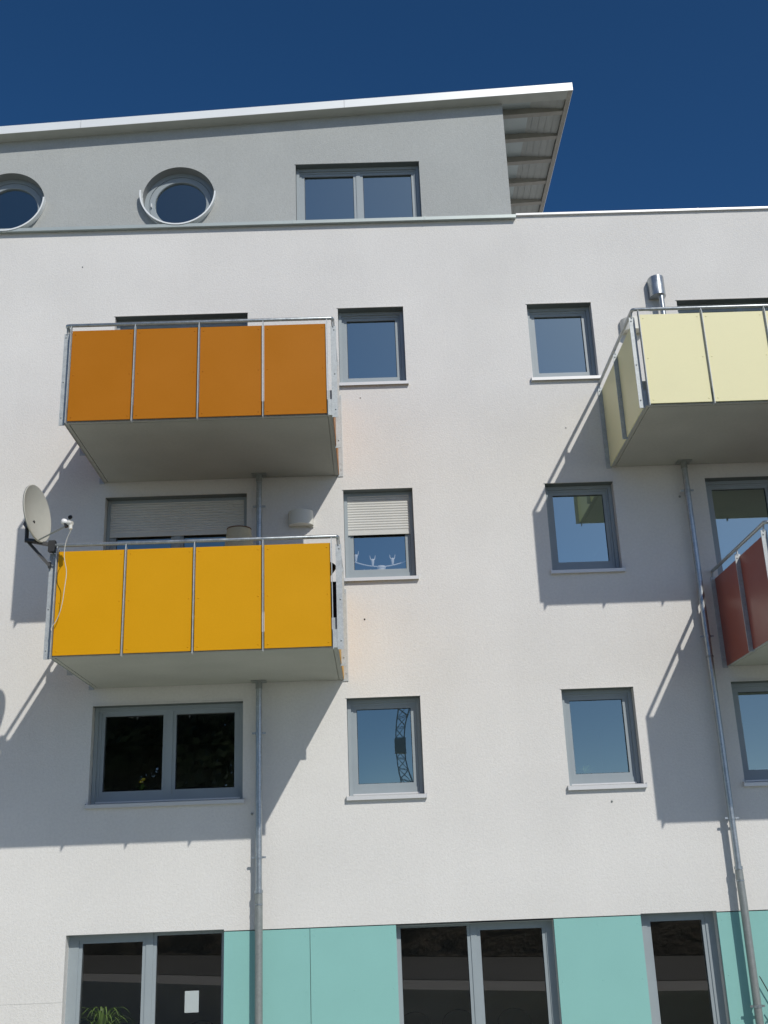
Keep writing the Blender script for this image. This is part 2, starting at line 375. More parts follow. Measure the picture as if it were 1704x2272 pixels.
window('GL', [(-3.56,-2.841,.2,2.565), (-2.672,-1.895,.1,2.625)], glass='shopglass', sill=False, guide=False, label='glazed door with a paper sheet and a plant behind it')
window('GM', [(.255,1.056,.1,2.60), (1.214,1.962,.2,2.545)], glass='shopglass', sill=False, guide=False, label='wide glazed door between mint green boards')
window('GR', [(3.279,3.902,.2,2.565)], glass='shopglass', sill=False, guide=False, label='narrow glazed door beside the right drainpipe')

# --- penthouse
ROOF0, SL = 14.555, .0612
def rz(x): return ROOF0 + SL*(x-3.36)
PX = 2.325; PY = .02
PWr = (-.89, .985, LEDGE+.03, 13.48)
circs = [(-2.645, 12.955, .54), (-5.185, 12.93, .54)]
pm = MB()
cells = [(c[0]-.62, c[0]+.62) for c in circs]
xs = uniq([XL, PX, PWr[0], PWr[1]] + [v for c in cells for v in c]); zs = [12.0, PWr[2], PWr[3], 13.72]
def psolid(x, z):
    if PWr[0] < x < PWr[1] and PWr[2] < z < PWr[3]: return False
    return not any(a < x < b for a, b in cells)
pm.grid(xs, zs, psolid, PY, PY+.3)
for cx, cz, r in circs:
    x0, x1, z0, z1 = cx-.62, cx+.62, 12.0, 13.72
    angs = uniq([2*math.pi*k/72 for k in range(72)] + [math.atan2(zz-cz, xx-cx) % (2*math.pi) for xx in (x0, x1) for zz in (z0, z1)])
    def edge(a):
        dx, dz = math.cos(a), math.sin(a); ts = []
        if dx > 1e-9: ts.append((x1-cx)/dx)
        if dx < -1e-9: ts.append((x0-cx)/dx)
        if dz > 1e-9: ts.append((z1-cz)/dz)
        if dz < -1e-9: ts.append((z0-cz)/dz)
        t = min(ts); return cx+dx*t, cz+dz*t
    n = len(angs)
    for k in range(n):
        a, b = angs[k], angs[(k+1) % n]; p, q = edge(a), edge(b)
        c1 = (cx+r*math.cos(a), cz+r*math.sin(a)); c2 = (cx+r*math.cos(b), cz+r*math.sin(b))
        pm.add([(c1[0],PY,c1[1]), (p[0],PY,p[1]), (q[0],PY,q[1]), (c2[0],PY,c2[1])], [(0,1,2,3)])
        pm.add([(c1[0],PY,c1[1]), (c2[0],PY,c2[1]), (c2[0],PY+.3,c2[1]), (c1[0],PY+.3,c1[1])], [(0,1,2,3)], False)
pm.add([(XL,PY,13.72), (PX,PY,13.72), (PX,PY,rz(PX)+.14), (XL,PY,rz(XL)+.14), (XL,PY+.3,13.72), (PX,PY+.3,13.72), (PX,PY+.3,rz(PX)+.14), (XL,PY+.3,rz(XL)+.14)],
       [(0,1,2,3), (7,6,5,4)])
pm.add([(PX,PY,13.72), (PX,PY+.3,13.72), (PX,PY+.3,rz(PX)+.14), (PX,PY,rz(PX)+.14)], [(0,1,2,3)])
pm.box(PX-.3, PX, PY+.3, YB-.3, 12.0, rz(PX)-.02); pm.box(XL, XL+.3, PY+.3, YB-.3, 12.0, rz(XL)); pm.box(XL, PX, YB-.3, YB, 12.0, rz(XL))
pm.build('penthouse_wall', M['grey_render'], B)
OPEN['PW'] = PWr
window('PW', [(-.765,-.02,PWr[2]+.03,13.36), (.125,.865,PWr[2]+.03,13.36)], sill=False, label='wide two leaf window in the grey top storey')
pi_ = MB(); pi_.box(XL+.3, PX-.3, 3.6, 3.75, 12.0, rz(XL)); pi_.box(-1.4, -1.3, .33, 3.6, 12.0, 13.7); pi_.box(-3.95, -3.85, .33, 3.6, 12.0, 13.7)
pi_.box(XL+.3, PX-.3, .33, 3.6, 13.74, 13.79); pi_.box(XL+.3, PX-.3, .33, 3.6, 12.0, 12.05)
pi_.build('interior_wall', M['room'], B)
for cx, cz, r in circs:
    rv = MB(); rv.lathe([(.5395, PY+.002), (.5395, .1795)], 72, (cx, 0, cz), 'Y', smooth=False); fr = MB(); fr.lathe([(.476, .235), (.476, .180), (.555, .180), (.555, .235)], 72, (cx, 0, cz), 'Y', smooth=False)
    W = fr.build('round_window', M['frame'], B); W['label'] = 'round porthole window with metal collar in the grey top storey'
    rv.build('reveal_shade', M['reveal'], W)  # no separate part: recess shade painted as a darker skin over the wall reveal
    s_ = MB(); s_.lathe([(.385, .240), (.385, .200), (.392, .190), (.470, .190), (.4745, .196), (.4745, .24)], 72, (cx, 0, cz), 'Y', smooth=False)
    s_.build('sash', M['frame'], W)
    p_ = MB(); vs = [(cx+.39*math.cos(2*math.pi*k/72), .225, cz+.39*math.sin(2*math.pi*k/72)) for k in range(72)]
    p_.add(vs, [tuple(range(72))]); p_.build('pane', M['glasslow'], W)
    c_ = MB(); c_.lathe([(.538, .05), (.545, -.085), (.567, -.085), (.560, .015)], 40, (cx, 0, cz+.028), 'Y', a0=R(175), a1=R(360), smooth=False)
    c_.build('collar', M['cap'], W)
    h_ = MB(); h_.box(cx-.435, cx-.425, .15, .19, cz-.06, cz+.0); h_.build('handle', M['cap'], W)

# ledge flashing and parapet cap
lf = MB(); lf.box(XL, 2.372, -.07, .35, LEDGE-.005, LEDGE+.012); lf.box(XL, 2.372, -.074, -.068, LEDGE-.018, LEDGE+.034)
lf.box(XL, 2.372, -.068, PY-.001, LEDGE+.012, LEDGE+.03)
for sx in (-.93, 1.02): lf.box(sx-.01, sx+.01, -.078, -.074, LEDGE-.02, LEDGE+.045)
lf.build('ledge_flashing', M['flash'], B)
pw = MB(); pw.box(PX+.02, XR, .001, .25, WTOP, 12.439); pw.box(PX-.001+.02, XR, .25, YB, 12.1, 12.2)
pw.box(XL, PX+.02, .001, .018, WTOP, LEDGE-.006); pw.box(XL, PX+.019, .26, YB, 11.95, 11.999)
pw.build('parapet_wall', M['render'], B)
pc = MB(); pc.box(2.378, 5.1, -.038, .30, 12.440, 12.475); pc.box(5.103, XR, -.038, .30, 12.440, 12.475); pc.box(5.085, 5.118, -.041, .0, 12.437, 12.477)
pc.build('parapet_cap', M['sill'], B, bevel=.003)

# roof
RXR = 3.40; RY0 = -.19; TH = .135
def slab_x(mb, x0, x1, y0, y1, dz0, dz1):
    mb.add([(x0,y0,rz(x0)+dz0),(x1,y0,rz(x1)+dz0),(x1,y1,rz(x1)+dz0),(x0,y1,rz(x0)+dz0),(x0,y0,rz(x0)+dz1),(x1,y0,rz(x1)+dz1),(x1,y1,rz(x1)+dz1),(x0,y1,rz(x0)+dz1)],
           [(3,2,1,0),(4,5,6,7),(0,1,5,4),(1,2,6,5),(2,3,7,6),(3,0,4,7)])
rf = MB(); slab_x(rf, XL-.3, RXR-.004, RY0+.009, YB+.2, .115, TH-.004)
roof = rf.build('roof', M['flash'], B)
sf = MB(); slab_x(sf, XL-.3, RXR-.07, RY0+.012, PY-.001, .0, .11); sf.build('eaves_board', M['soffit'], roof)
bb = MB(); n = 9; w = (RXR-.07-PX)/n
for k in range(n):
    x0 = PX + k*w; x1 = x0 + w - .006
    bb.add([(x0,PY,14.66-.05*(x0-PX)), (x1,PY,14.66-.05*(x1-PX)), (x1,YB,14.66-.05*(x1-PX)), (x0,YB,14.66-.05*(x0-PX))], [(0,1,2,3)][::1])
    bb.f[-1] = bb.f[-1][::-1]
bb.add([(PX,PY,14.668), (RXR-.07,PY,14.622), (RXR-.07,YB,14.622), (PX,YB,14.668)], [(3,2,1,0)])
bb.build('soffit_boards', M['soffit'], roof)
for y in (.30, .90, 1.50, 2.10, 2.70, 3.30, 3.90, 4.50, 5.1, 5.7, 6.3, 6.9, 7.5):
    rr = MB(); a, b = PX+.001, RXR-.07
    za, zb = 14.505, 14.565
    rr.add([(a,y,za),(b,y,zb),(b,y+.09,zb),(a,y+.09,za),(a,y,14.67),(b,y,14.62),(b,y+.09,14.62),(a,y+.09,14.67)],
           [(3,2,1,0),(0,1,5,4),(1,2,6,5),(2,3,7,6),(3,0,4,7)])
    rr.build('rafter', M['rafter'], roof)
vg = MB(); slab_x(vg, RXR-.069, RXR-.005, RY0+.012, YB+.19, .0, .114); vg.build('verge_board', M['rafter'], roof)
for a, b in ((XL-.3, -4.12), (-4.115, -.125), (-.12, RXR)):
    fa = MB(); slab_x(fa, a, b, RY0, RY0+.008, -.003, TH)
    fa.build('fascia', M['cap'], roof)
ve = MB(); slab_x(ve, RXR-.004, RXR+.002, RY0+.009, YB+.2, -.003, TH); ve.build('verge_trim', M['cap'], roof)

# --- balconies
def balcony(x0, z0, W, m, label):
    YF = -2.03
    b = MB(); b.box(x0+.085, x0+W-.085, YF+.065, -.012, z0, z0+.17)
    b.box(x0+.034, x0+.077, YF+.005, -.012, z0, z0+.19); b.box(x0+W-.077, x0+W-.034, YF+.005, -.012, z0, z0+.19)
    b.box(x0+.077, x0+W-.077, YF+.005, YF+.057, z0, z0+.19)
    b.box(x0+.077, x0+W-.077, YF+.057, -.012, z0+.012, z0+.165)
    bal = b.build('balcony', M['slab'], B, bevel=.003); bal['label'] = label
    # galvanised edge angle
    e = MB(); e.box(x0+.027, x0+.033, YF, -.012, z0-.006, z0+.2); e.box(x0+W-.033, x0+W-.027, YF, -.012, z0-.006, z0+.2)
    e.box(x0+.034, x0+W-.034, YF-.003, YF+.004, z0-.004, z0+.2)
    e.build('edge_angle', M['galv'], bal)
    zt = z0+1.195; zs_ = z0+1.165; w = .7465; g = .028
    px = x0+.078
    def screws(mb, pts, axis):
        for p in pts:
            if axis == 'Y': mb.lathe([(0, -.005), (.006, -.0045), (.0085, -.001), (.009, 0)], 10, p, 'Y')
            else:
                s = axis
                mb.add([(p[0]+s*.005, p[1]+.007*math.cos(a), p[2]+.007*math.sin(a)) for a in [k*math.pi/4 for k in range(8)]] , [tuple(range(8)) if s > 0 else tuple(range(8))[::-1]])
    for i in range(4):
        a = px + i*(w+g)
        p = MB(); p.box(a, a+w, -2.072, -2.062, z0+.004, zt)
        p.cur = 1
        screws(p, [(xx, -2.0722, zz) for xx in (a+.04, a+w-.04) for zz in (z0+.05, z0+.6, zt-.05)], 'Y')
        o = p.build('panel', [m, m], bal, bevel=.0012)
    for i in range(5):
        c = px + i*(w+g) - g/2
        p = MB(); t = .004
        p.box(c-t, c+t, -2.106, -2.04, z0-.03, zt+.005)
        p.add([(c-t,-2.106,zt+.005),(c+t,-2.106,zt+.005),(c+t,-2.035,zt+.005),(c-t,-2.035,zt+.005),(c-t,-2.075,zt+.075),(c+t,-2.075,zt+.075),(c+t,-2.05,zt+.075),(c-t,-2.05,zt+.075)],
              [(4,5,6,7),(0,1,5,4),(1,2,6,5),(2,3,7,6),(3,0,4,7)])
        p.build('post', M['galv'], bal)
    for side in (0, 1):
        xp = x0+.026 if side == 0 else x0+W-.026; s = -1 if side == 0 else 1
        for ya, yb in ((-1.994, -1.048), (-1.036, -.014)):
            p = MB(); p.box(min(xp, xp+s*.009), max(xp, xp+s*.009), ya, yb, z0+.004, zs_)
            screws(p, [(xp+s*.0091, yy, zz) for yy in (ya+.04, yb-.04) for zz in (z0+.05, z0+.6, zs_-.05)], s)
            p.build('panel', m, bal, bevel=.0012)
        for y in (-2.0, -1.042, -.008):
            p = MB(); xa, xb = sorted((xp-s*.004, xp+s*.064))
            p.box(xa, xb, y-.005, y+.005, z0-.02, zs_+.03)
            p.bar((xp+s*.03, y, zs_+.02), (xp+s*.026, y if y > -1.9 else y-.02, zt+.065), .012, .028, (0,1,0))
            for zz in (z0+.08, z0+.55, zt-.05): p.lathe([(0, -.009), (.008, -.008), (.009, 0)], 8, (xp+s*.04, y-.005, zz), 'Y')
            p.build('post', M['galv'], bal)
        # corner bracket
        p = MB(); xa, xb = sorted((xp-s*.002, xp-s*.095))
        p.box(xa, xb, -1.962, -1.955, z0+.012, z0+.35); xe = xp-s*.002
        p.box(min(xe, xe-s*.007), max(xe, xe-s*.007), -1.955, -1.86, z0+.012, z0+.33)
        p.lathe([(0, -.012), (.016, -.010), (.018, 0)], 10, ((xa+xb)/2, -1.963, z0+.07), 'Y')
        p.build('corner_bracket', M['galv'], bal)
    r = .0215; zr = z0+1.272
    h = MB(); c = .0
    h.tube([(x0, -.01, zr), (x0, -2.035, zr), (x0+.008, -2.056, zr), (x0+.03, -2.063, zr), (x0+W-.03, -2.063, zr), (x0+W-.008, -2.056, zr), (x0+W, -2.035, zr), (x0+W, -.01, zr)], r, 16)
    h.build('handrail', M['steel'], bal)
    return bal
BW = 3.235
balcony(-3.562, 8.406, BW, M['orange'], 'balcony with orange panels')
balcony(-3.562, 5.604, BW, M['yellow'], 'balcony with yellow panels')
balcony(3.355, 8.400, BW, M['pale'], 'balcony with pale yellow panels')
balcony(4.570, 5.604, BW, M['red'], 'balcony with dark red panels')

# --- drainpipes
def drainpipe(x, ztop, zj, yu, yl, flanges, brackets, hopper=None, lowmat='pipe2'):
    p = MB(); p.tube([(x, yu, ztop), (x, yu, zj+.0)], .039, 20)
    D = p.build('drainpipe', M['steel'], B)
    q = MB(); q.tube([(x, yu, zj), (x, yu, zj-.10), (x, yl, zj-.34), (x, yl, .02)] if yl != yu else [(x, yu, zj), (x, yu, .02)], .0465, 20); q.build('standpipe', M[lowmat], D)
    q = MB(); q.tube([(x, yu, zj+.004), (x, yu, zj+.04)], .052, 20); q.tube([(x, yu, zj-.13), (x, yu, zj-.115)], .0505, 20); q.build('joint_ring', M['steel'], D)
    for z in flanges:
        q = MB(); q.box(x-.095, x+.095, yu-.075, yu+.075, z-.012, z-.001); q.tube([(x, yu, z-.012), (x, yu, z-.10)], .043, 20); q.build('flange', M['pipe2'], D)
    for z in brackets:
        q = MB(); yy = yu if z > zj-.1 else yl; q.tube([(x, yy, z-.014), (x, yy, z+.014)], (.046 if z > zj else .053), 20)
        q.bar((x, yy, z), (x, -.005, z), .014, .014); q.box(x-.085, x-.04, yy-.008, yy+.008, z-.011, z+.011); q.box(x+.04, x+.085, yy-.008, yy+.008, z-.011, z+.011)
        q.build('bracket', M['steel'], D)
    if hopper:
        zb, zt = hopper; q = MB(); n = 20; cx = x-.03
        prof = [(cx-.112, -.002)] + [(cx+.112*math.cos(math.pi+math.pi*k/n), -.075+.125*math.sin(math.pi+math.pi*k/n)) for k in range(n+1)] + [(cx+.112, -.002)]
        m_ = len(prof); vs = [(a, b, zb) for a, b in prof] + [(a, b, zt) for a, b in prof]
        q.add(vs, [(i, (i+1) % m_, m_+(i+1) % m_, m_+i) for i in range(m_)], True)
        q.add(vs[:m_], [tuple(range(m_))[::-1]]); q.add(vs[m_:], [tuple(range(m_))])
        q.build('rainwater_hopper', M['steel'], D)
    return D
drainpipe(-1.42, 8.405, 3.06, -.13, -.13, (8.405, 5.603), (7.95, 3.47, 4.95), None)
drainpipe(4.345, 10.98, 3.12, -.13, -.14, (8.399,), (10.62, 7.98, 5.98, 3.72, 1.62), (10.97, 11.27))
jr = MB(); jr.tube([(4.345, -.13, 5.70), (4.345, -.13, 5.725)], .047, 20); jr.build('joint_ring', M['pipe2'], B)

# small marks on the facade
vh = MB(); vh.lathe([(0, -.004), (.028, -.004), (.03, 0)], 20, (-3.972, 0, 7.93), 'Y'); vh.build('vent_hole', M['black'], B)
for x, z, r_, mm in ((-4.01, 11.79, .009, 'pipe2'), (-.016, 9.563, .011, 'render'), (-.057, 6.388, .011, 'twig'), (2.82, 9.01, .012, 'render'), (2.93, 3.977, .014, 'pipe2'), (-1.518, 3.987, .016, 'pipe2'), (4.27, 7.94, .016, 'pipe2')):
    a = MB(); a.lathe([(0, -.012), (r_*.8, -.010), (r_, -.003), (r_, 0)], 12, (x, 0, z), 'Y'); a.build('anchor_plug', M[mm], B)

# ------------------------------------------------------------------ things on and in the building
# satellite dish
o = Vector((-3.62, -2.07, 6.875))
sd_ = empty('satellite_dish', o, 'pale satellite dish clamped to the left corner rail of the yellow balcony', 'satellite dish')
N = Vector((.972, -.19, .115)).normalized(); Cc = Vector((-3.71, -2.19, 7.225))
side = N.cross(Vector((0,0,1))).normalized(); upd = side.cross(N).normalized()
dm = MB(); rings = []; RA, RB = .330, .310
nR, nA = 10, 56
for front in (True, False):
    vs = []
    for i in range(nR+1):
        t = i/nR
        for k in range(nA):
            a = 2*math.pi*k/nA
            depth = -.065*(1-t*t) - (0 if front else .010)
            vs.append(Cc + side*(RB*t*math.cos(a)) + upd*(RA*t*math.sin(a)) + N*depth)
    fs = [(i*nA+k, i*nA+(k+1) % nA, (i+1)*nA+(k+1) % nA, (i+1)*nA+k) for i in range(nR) for k in range(nA)]
    dm.add(vs, fs if front else [f[::-1] for f in fs], True)
vs = []
for k in range(nA):
    a = 2*math.pi*k/nA; dv = side*math.cos(a)*RB + upd*math.sin(a)*RA
    vs += [Cc+dv, Cc+dv*1.022+N*.001, Cc+dv*1.022-N*.018, Cc+dv-N*.012]
dm.add(vs, [(4*k+j, 4*((k+1) % nA)+j, 4*((k+1) % nA)+j+1, 4*k+j+1) for k in range(nA) for j in range(3)], True)
dm.build('reflector', M['dish'], sd_, origin=o)
bot = Cc - upd*RA*.98
LNB = Vector((-3.30, -2.40, 7.03))
q = MB(); q.tube([bot - N*.02, LNB + Vector((-.02, 0, -.035))], .009, 10); q.build('feed_arm', M['pipe2'], sd_, origin=o)
q = MB(); ax = (LNB - (Cc - N*.05)).normalized()
q.tube([LNB - ax*.085, LNB - ax*.082, LNB - ax*.05, LNB - ax*.045, LNB + ax*.0], [.022, .033, .034, .024, .020], 20)
q.cur = 1; q.tube([LNB + ax*.0, LNB + ax*.055], [.028, .026], 14); q.tube([LNB+ax*.03, LNB+ax*.03-upd*.07], .021, 12)
q.cur = 2; q.bar(LNB-ax*.03-upd*.015, LNB-ax*.02-upd*.055, .05, .03)
q.build('feed_horn', [M['white'], M['lampwhite'], M['black']], sd_, origin=o)
q = MB(); back = Cc - N*.085
m1 = Vector((-3.84, -2.12, 6.93)); m2 = Vector((-3.845, -2.12, 7.13)); cr = Vector((-3.565, -2.06, 6.885))
q.tube([m1 - Vector((0, 0, .02)), m2 + Vector((0, 0, .02))], .022, 14)
q.bar(m1, cr, .05, .035); q.bar(Vector((-3.83, -2.10, 6.92)), Vector((-3.585, -2.04, 6.645)), .035, .03)
q.bar(m2 - Vector((0, 0, .04)), back - upd*.05, .07, .10); q.box(-3.60, -3.525, -2.10, -2.025, 6.80, 6.93); q.box(-3.60, -3.575, -2.055, -2.02, 6.62, 6.69)
q.bar(m1+Vector((0,0,.01)), bot-N*.04, .06, .03)
q.build('mount_bracket', M['darkmetal'], sd_, origin=o)
cb = MB(); c0 = LNB + ax*.04 - upd*.07
cp = [c0, Vector((-3.325, -2.36, 6.82)), Vector((-3.345, -2.32, 6.66)), Vector((-3.325, -2.27, 6.50)), Vector((-3.345, -2.24, 6.32)), Vector((-3.375, -2.20, 6.14)), Vector((-3.43, -2.15, 6.00)), Vector((-3.492, -2.12, 5.92)), Vector((-3.497, -2.115, 5.88))]
pts = []
for i in range(len(cp)-1):
    p0 = cp[max(0, i-1)]; p1 = cp[i]; p2 = cp[i+1]; p3 = cp[min(len(cp)-1, i+2)]
    for k in range(6):
        t = k/6; pts.append(.5*((2*p1)+(p2-p0)*t+(2*p0-5*p1+4*p2-p3)*t*t+(3*p1-p0-3*p2+p3)*t**3))
pts.append(cp[-1]); cb.tube(pts, .0042, 8); cb.build('cable', M['lampwhite'], sd_, origin=o)

# wall lamps
def wall_lamp(x, z, label):
    L = empty('wall_lamp', (x, 0, z), label, 'wall lamp', 'half round lamps on the wall behind balconies')
    q = MB(); n = 28; r = .165
    prof = [(-r, -.004)] + [(r*math.cos(math.pi+math.pi*k/n), -.03+.14*math.sin(math.pi+math.pi*k/n)) for k in range(n+1)] + [(r, -.004)]
    m_ = len(prof); vs = [(a, b, -.10) for a, b in prof] + [(a, b, .095) for a, b in prof]
    q.add(vs, [(i, (i+1) % m_, m_+(i+1) % m_, m_+i) for i in range(m_)], True)
    q.add(vs[:m_], [tuple(range(m_))[::-1]]); q.build('lamp_shade', M['lampwhite'], L)
    q = MB(); q.box(-.14, .14, -.003, -.0005, -.12, .10); q.box(.1, r, -.03, -.004, -.118, -.10); q.build('back_plate', M['lampwhite'], L)
wall_lamp(-.868, 7.79, 'ivory half round wall lamp beside the door behind the yellow balcony')
wall_lamp(3.90, 10.53, 'ivory half round wall lamp behind the corner of the pale yellow balcony')

# floor lamp on the yellow balcony
fl_ = empty('standing_lamp', (-1.64, -.5, 5.79), 'beige domed fabric lampshade standing behind the yellow panels', 'lamp')
q = MB(); q.lathe([(.20, 1.40), (.154, 1.715), (.149, 1.722), (0, 1.722)], 32); q.build('lamp_shade', M['beige'], fl_)
q = MB(); q.lathe([(.156, 1.712), (.160, 1.719), (.158, 1.728), (.151, 1.730), (.146, 1.724)], 32); q.build('braid_trim', M['braid'], fl_)
q = MB(); q.tube([(0, 0, .02), (0, 0, 1.7)], .012, 12); q.build('stem', M['darkmetal'], fl_)
q = MB(); q.lathe([(0, 0), (.14, 0), (.14, .015), (.03, .03), (0, .03)], 28); q.build('base', M['darkmetal'], fl_)
# dark things seen through the corner gap of the yellow balcony
kg = empty('kettle_grill', (-.60, -1.25, 5.79), 'dark rounded barbecue bowl seen through the corner gap of the yellow balcony', 'grill')
q = MB(); q.lathe([(0, .80), (.08, .82), (.17, .87), (.22, .94), (.225, .955)], 30); q.build('bowl', M['black'], kg)
q = MB(); q.lathe([(.228, .957), (.22, .975), (.18, 1.0), (.08, 1.02), (0, 1.025)], 30); q.build('lid', M['black'], kg)
for k in range(3):
    a = 2*math.pi*k/3+.5; q = MB(); q.tube([(.13*math.cos(a), .13*math.sin(a), .87), (.19*math.cos(a), .19*math.sin(a), .0)], .010, 10); q.build('leg', M['darkmetal'], kg)
ct = MB(); ct.box(-.66, -.355, -1.62, -1.35, 5.79, 6.44); ct.box(-.67, -.345, -1.63, -1.34, 6.44, 6.465)
c_o = ct.build('storage_bin', M['black'], origin=(-.5, -1.48, 5.79), bevel=.012)
tag(c_o, 'tall black lidded bin in the corner of the yellow balcony', 'bin')

# candle holder, bowls in the shuttered window
cz = 7.105; cxo = .19
ch = empty('candle_holder', (cxo, .30, cz-.14), 'white curved candle holder behind the half shuttered window', 'candle holder')
def P(x, z, y=.30): return (x, y, z)
q = MB(); pts = [P(cxo-.44+.88*k/24, cz+.075+.115*((k-12)/12)**2) for k in range(25)]
q.tube(pts, .0085, 10); q.build('arch', M['white'], ch, origin=(cxo, .30, cz-.14))
q = MB(); q.lathe([(.055, -.14), (.062, -.13), (.062, .02), (.056, .025), (.056, .04), (.060, .045), (.060, .078), (0, .08)], 26, (cxo, .30, cz)); q.build('base', M['white'], ch, origin=(cxo, .30, cz-.14))
for dx, zz, hh in ((-.34, .155, .12), (-.115, .085, .10), (.155, .09, .085)):
    q = MB(); x = cxo+dx; z = cz+zz
    q.lathe([(.012, 0), (.014, .02), (.020, .05), (.024, .085), (.018, .10), (0, .102)], 14, (x, .30, z))
    for sx in (-1, 1): q.tube([(x+sx*.018, .30, z+.085), (x+sx*.03, .30, z+.105), (x+sx*.037, .30, z+.15)], [.008, .006, .003], 8)
    q.build('candle_cup', M['white'], ch, origin=(cxo, .30, cz-.14))
bw = []
for k, (x, r, l) in enumerate(((.385, .062, 'wider low white bowl right of the candle holder base in the shuttered window'), (.495, .045, 'smaller white bowl at the right edge of the shuttered window'))):
    q = MB(); q.lathe([(.0, .0), (r*.7, .0), (r, .03), (r, .06), (r*.96, .145), (r*.6, .16), (0, .165)], 24)
    ob = q.build('bowl', M['white'], origin=(0, 0, 0)); ob.location = (x, .30, cz-.14); tag(ob, l, 'bowl')
q = MB()
for sx in (-1, 1): q.tube([(sx*.012, 0, .0), (sx*.03, 0, .14), (sx*.045, 0, .185)], [.006, .006, .003], 8)
q.lathe([(0, 0), (.04, 0), (.04, .012), (0, .014)], 16)
ob = q.build('ornament', M['white'], origin=(0, 0, 0)); ob.location = (-.0, .30, cz-.14); tag(ob, 'small white two pronged ornament under the candle arch', 'ornament')
# inner window boards carrying these things
for k, zz in (('A2', 6.96), ('B1', 4.19), ('W1', 4.18), ('E1', 4.16)):
    a, b, c, d = OPEN[k]; q = MB(); q.box(a+.002, b-.002, .236, .44, zz-.025, zz); q.build('inner_window_board', M['white'], B)

# plants
def plant(name, loc, h, n, spread, label, cat='plant', pot=True, wid=.016, mat_='leaf', fl=None, c1=1.5):
    P_ = empty(name, loc, label, cat); rnd = random.Random(hash(label) % 999 if False else len(label)*7+n)
    if pot:
        q = MB(); q.lathe([(0, 0), (.055, 0), (.075, .11), (.08, .11), (.08, .13), (.068, .13), (.066, .12), (0, .12)], 20); q.build('pot', M['terracotta'], P_)
    q = MB()
    for k in range(n):
        a = rnd.uniform(0, 2*math.pi); s = rnd.uniform(.4, 1)*spread; H = h*rnd.uniform(.6, 1.05); prev = None; vs = []; m = 8
        for i in range(m+1):
            t = i/m; x = s*t**1.3; z = .11 + H*(c1*t - (c1-.75)*t*t - .1*t*t) ; w = wid*(math.sin(math.pi*min(1, .12+t*.88)))+.001
            c, sn = math.cos(a), math.sin(a)
            vs += [(x*c - w*sn, x*sn*.6 + w*c, z), (x*c, x*sn*.6, z-.004), (x*c + w*sn, x*sn*.6 - w*c, z)]
        fs = []
        for i in range(m): fs += [(3*i, 3*i+1, 3*i+4, 3*i+3), (3*i+1, 3*i+2, 3*i+5, 3*i+4)]
        q.add(vs, fs, True)
    q.build('foliage', M[mat_], P_)
    if fl:
        q = MB()
        for dx, dz in fl: q.lathe([(0, -.02), (.025, -.01), (.03, .01), (0, .02)], 10, (dx, 0, dz))
        q.build('blossom', M['petal'], P_)
    return P_
plant('potted_palm', (-3.36, .50, 1.22), .62, 46, .44, 'leafy green palm behind the glass of the left ground floor door', wid=.014, c1=2.3)
tb = empty('plant_stand', (-3.36, .50, .035), 'dark plant stand under the palm behind the left glazed door', 'stand')
q = MB(); q.lathe([(0, 1.15), (.16, 1.15), (.16, 1.185), (0, 1.185)], 24); q.build('top', M['floor'], tb)
q = MB(); q.tube([(0, 0, .02), (0, 0, 1.15)], .025, 12); q.lathe([(0, 0), (.14, 0), (.14, .02), (0, .025)], 24); q.build('foot', M['floor'], tb)
plant('potted_plant', (2.70, .34, 4.195), .22, 26, .20, 'pale green leafy plant behind the lowest right hand small window', wid=.012)
plant('flowering_plant', (-2.96, .36, 4.185), .20, 16, .10, 'small plant with a yellow bloom behind the dark wide window', fl=[(-.01, .27), (.02, .30)])
for x, mm, l in ((-2.30, 'toyred', 'small red ball on the sill of the dark wide window'), (-2.07, 'petal', 'small yellow ball on the sill of the dark wide window')):
    q = MB(); q.lathe([(.07*math.cos(R(t)), .07+.07*math.sin(R(t))) for t in range(-90, 91, 15)], 20)
    ob = q.build('ball', M[mm], origin=(0, 0, 0)); ob.location = (x, .34, 4.182); tag(ob, l, 'ball')
q = MB(); q.box(-.15, .15, -.04, .04, 0, .15); q.box(-.155, .155, -.045, .045, .15, .165); q.box(-.145, .145, -.044, -.04, .10, .11)
ob = q.build('tray', M['white'], origin=(0, 0, 0)); ob.location = (5.03, .34, 4.162); tag(ob, 'white oblong box on the sill of the window under the red balcony', 'box')
# paper sheet on the left door
q = MB(); q.box(-.083, .083, -.0008, 0, -.118, .118); ob = q.build('paper_sheet', M['paper'], origin=(0, 0, 0)); ob.location = (-2.247, .206, 1.879)
tag(ob, 'blank pale paper sheet stuck on the left glazed door', 'notice')
# chairs inside the ground floor
def chair(x, y, rz_, label):
    C_ = empty('chair', (x, y, .035), label, 'chair', 'dark chairs behind the glazed doors'); C_.rotation_euler.z = rz_
    q = MB(); n = 16; vs = []
    for yy in (-.02, .02):
        vs += [(-.22, yy, 1.0), (.22, yy, 1.0)] + [(.22*math.cos(math.pi*k/n), yy, 1.31+.18*math.sin(math.pi*k/n)) for k in range(n+1)]
    m_ = n+3; q.add(vs, [tuple(range(m_)), tuple(range(m_, 2*m_))[::-1]] + [(i, m_+i, m_+(i+1) % m_, (i+1) % m_) for i in range(m_)]); q.build('backrest', M['black'], C_, bevel=.01)
    q = MB(); q.box(-.23, .23, 0, .44, .84, .90); q.build('seat', M['black'], C_, bevel=.015)
    for sx in (-.2, .2):
        for sy in (.02, .42):
            q = MB(); q.tube([(sx, sy, .84), (sx*1.05, sy, 0)], .013, 10); q.build('leg', M['darkmetal'], C_)
        q = MB(); q.tube([(sx*.9, .0, .86), (sx*.9, .0, 1.05)], .012, 10); q.build('back_strut', M['darkmetal'], C_)
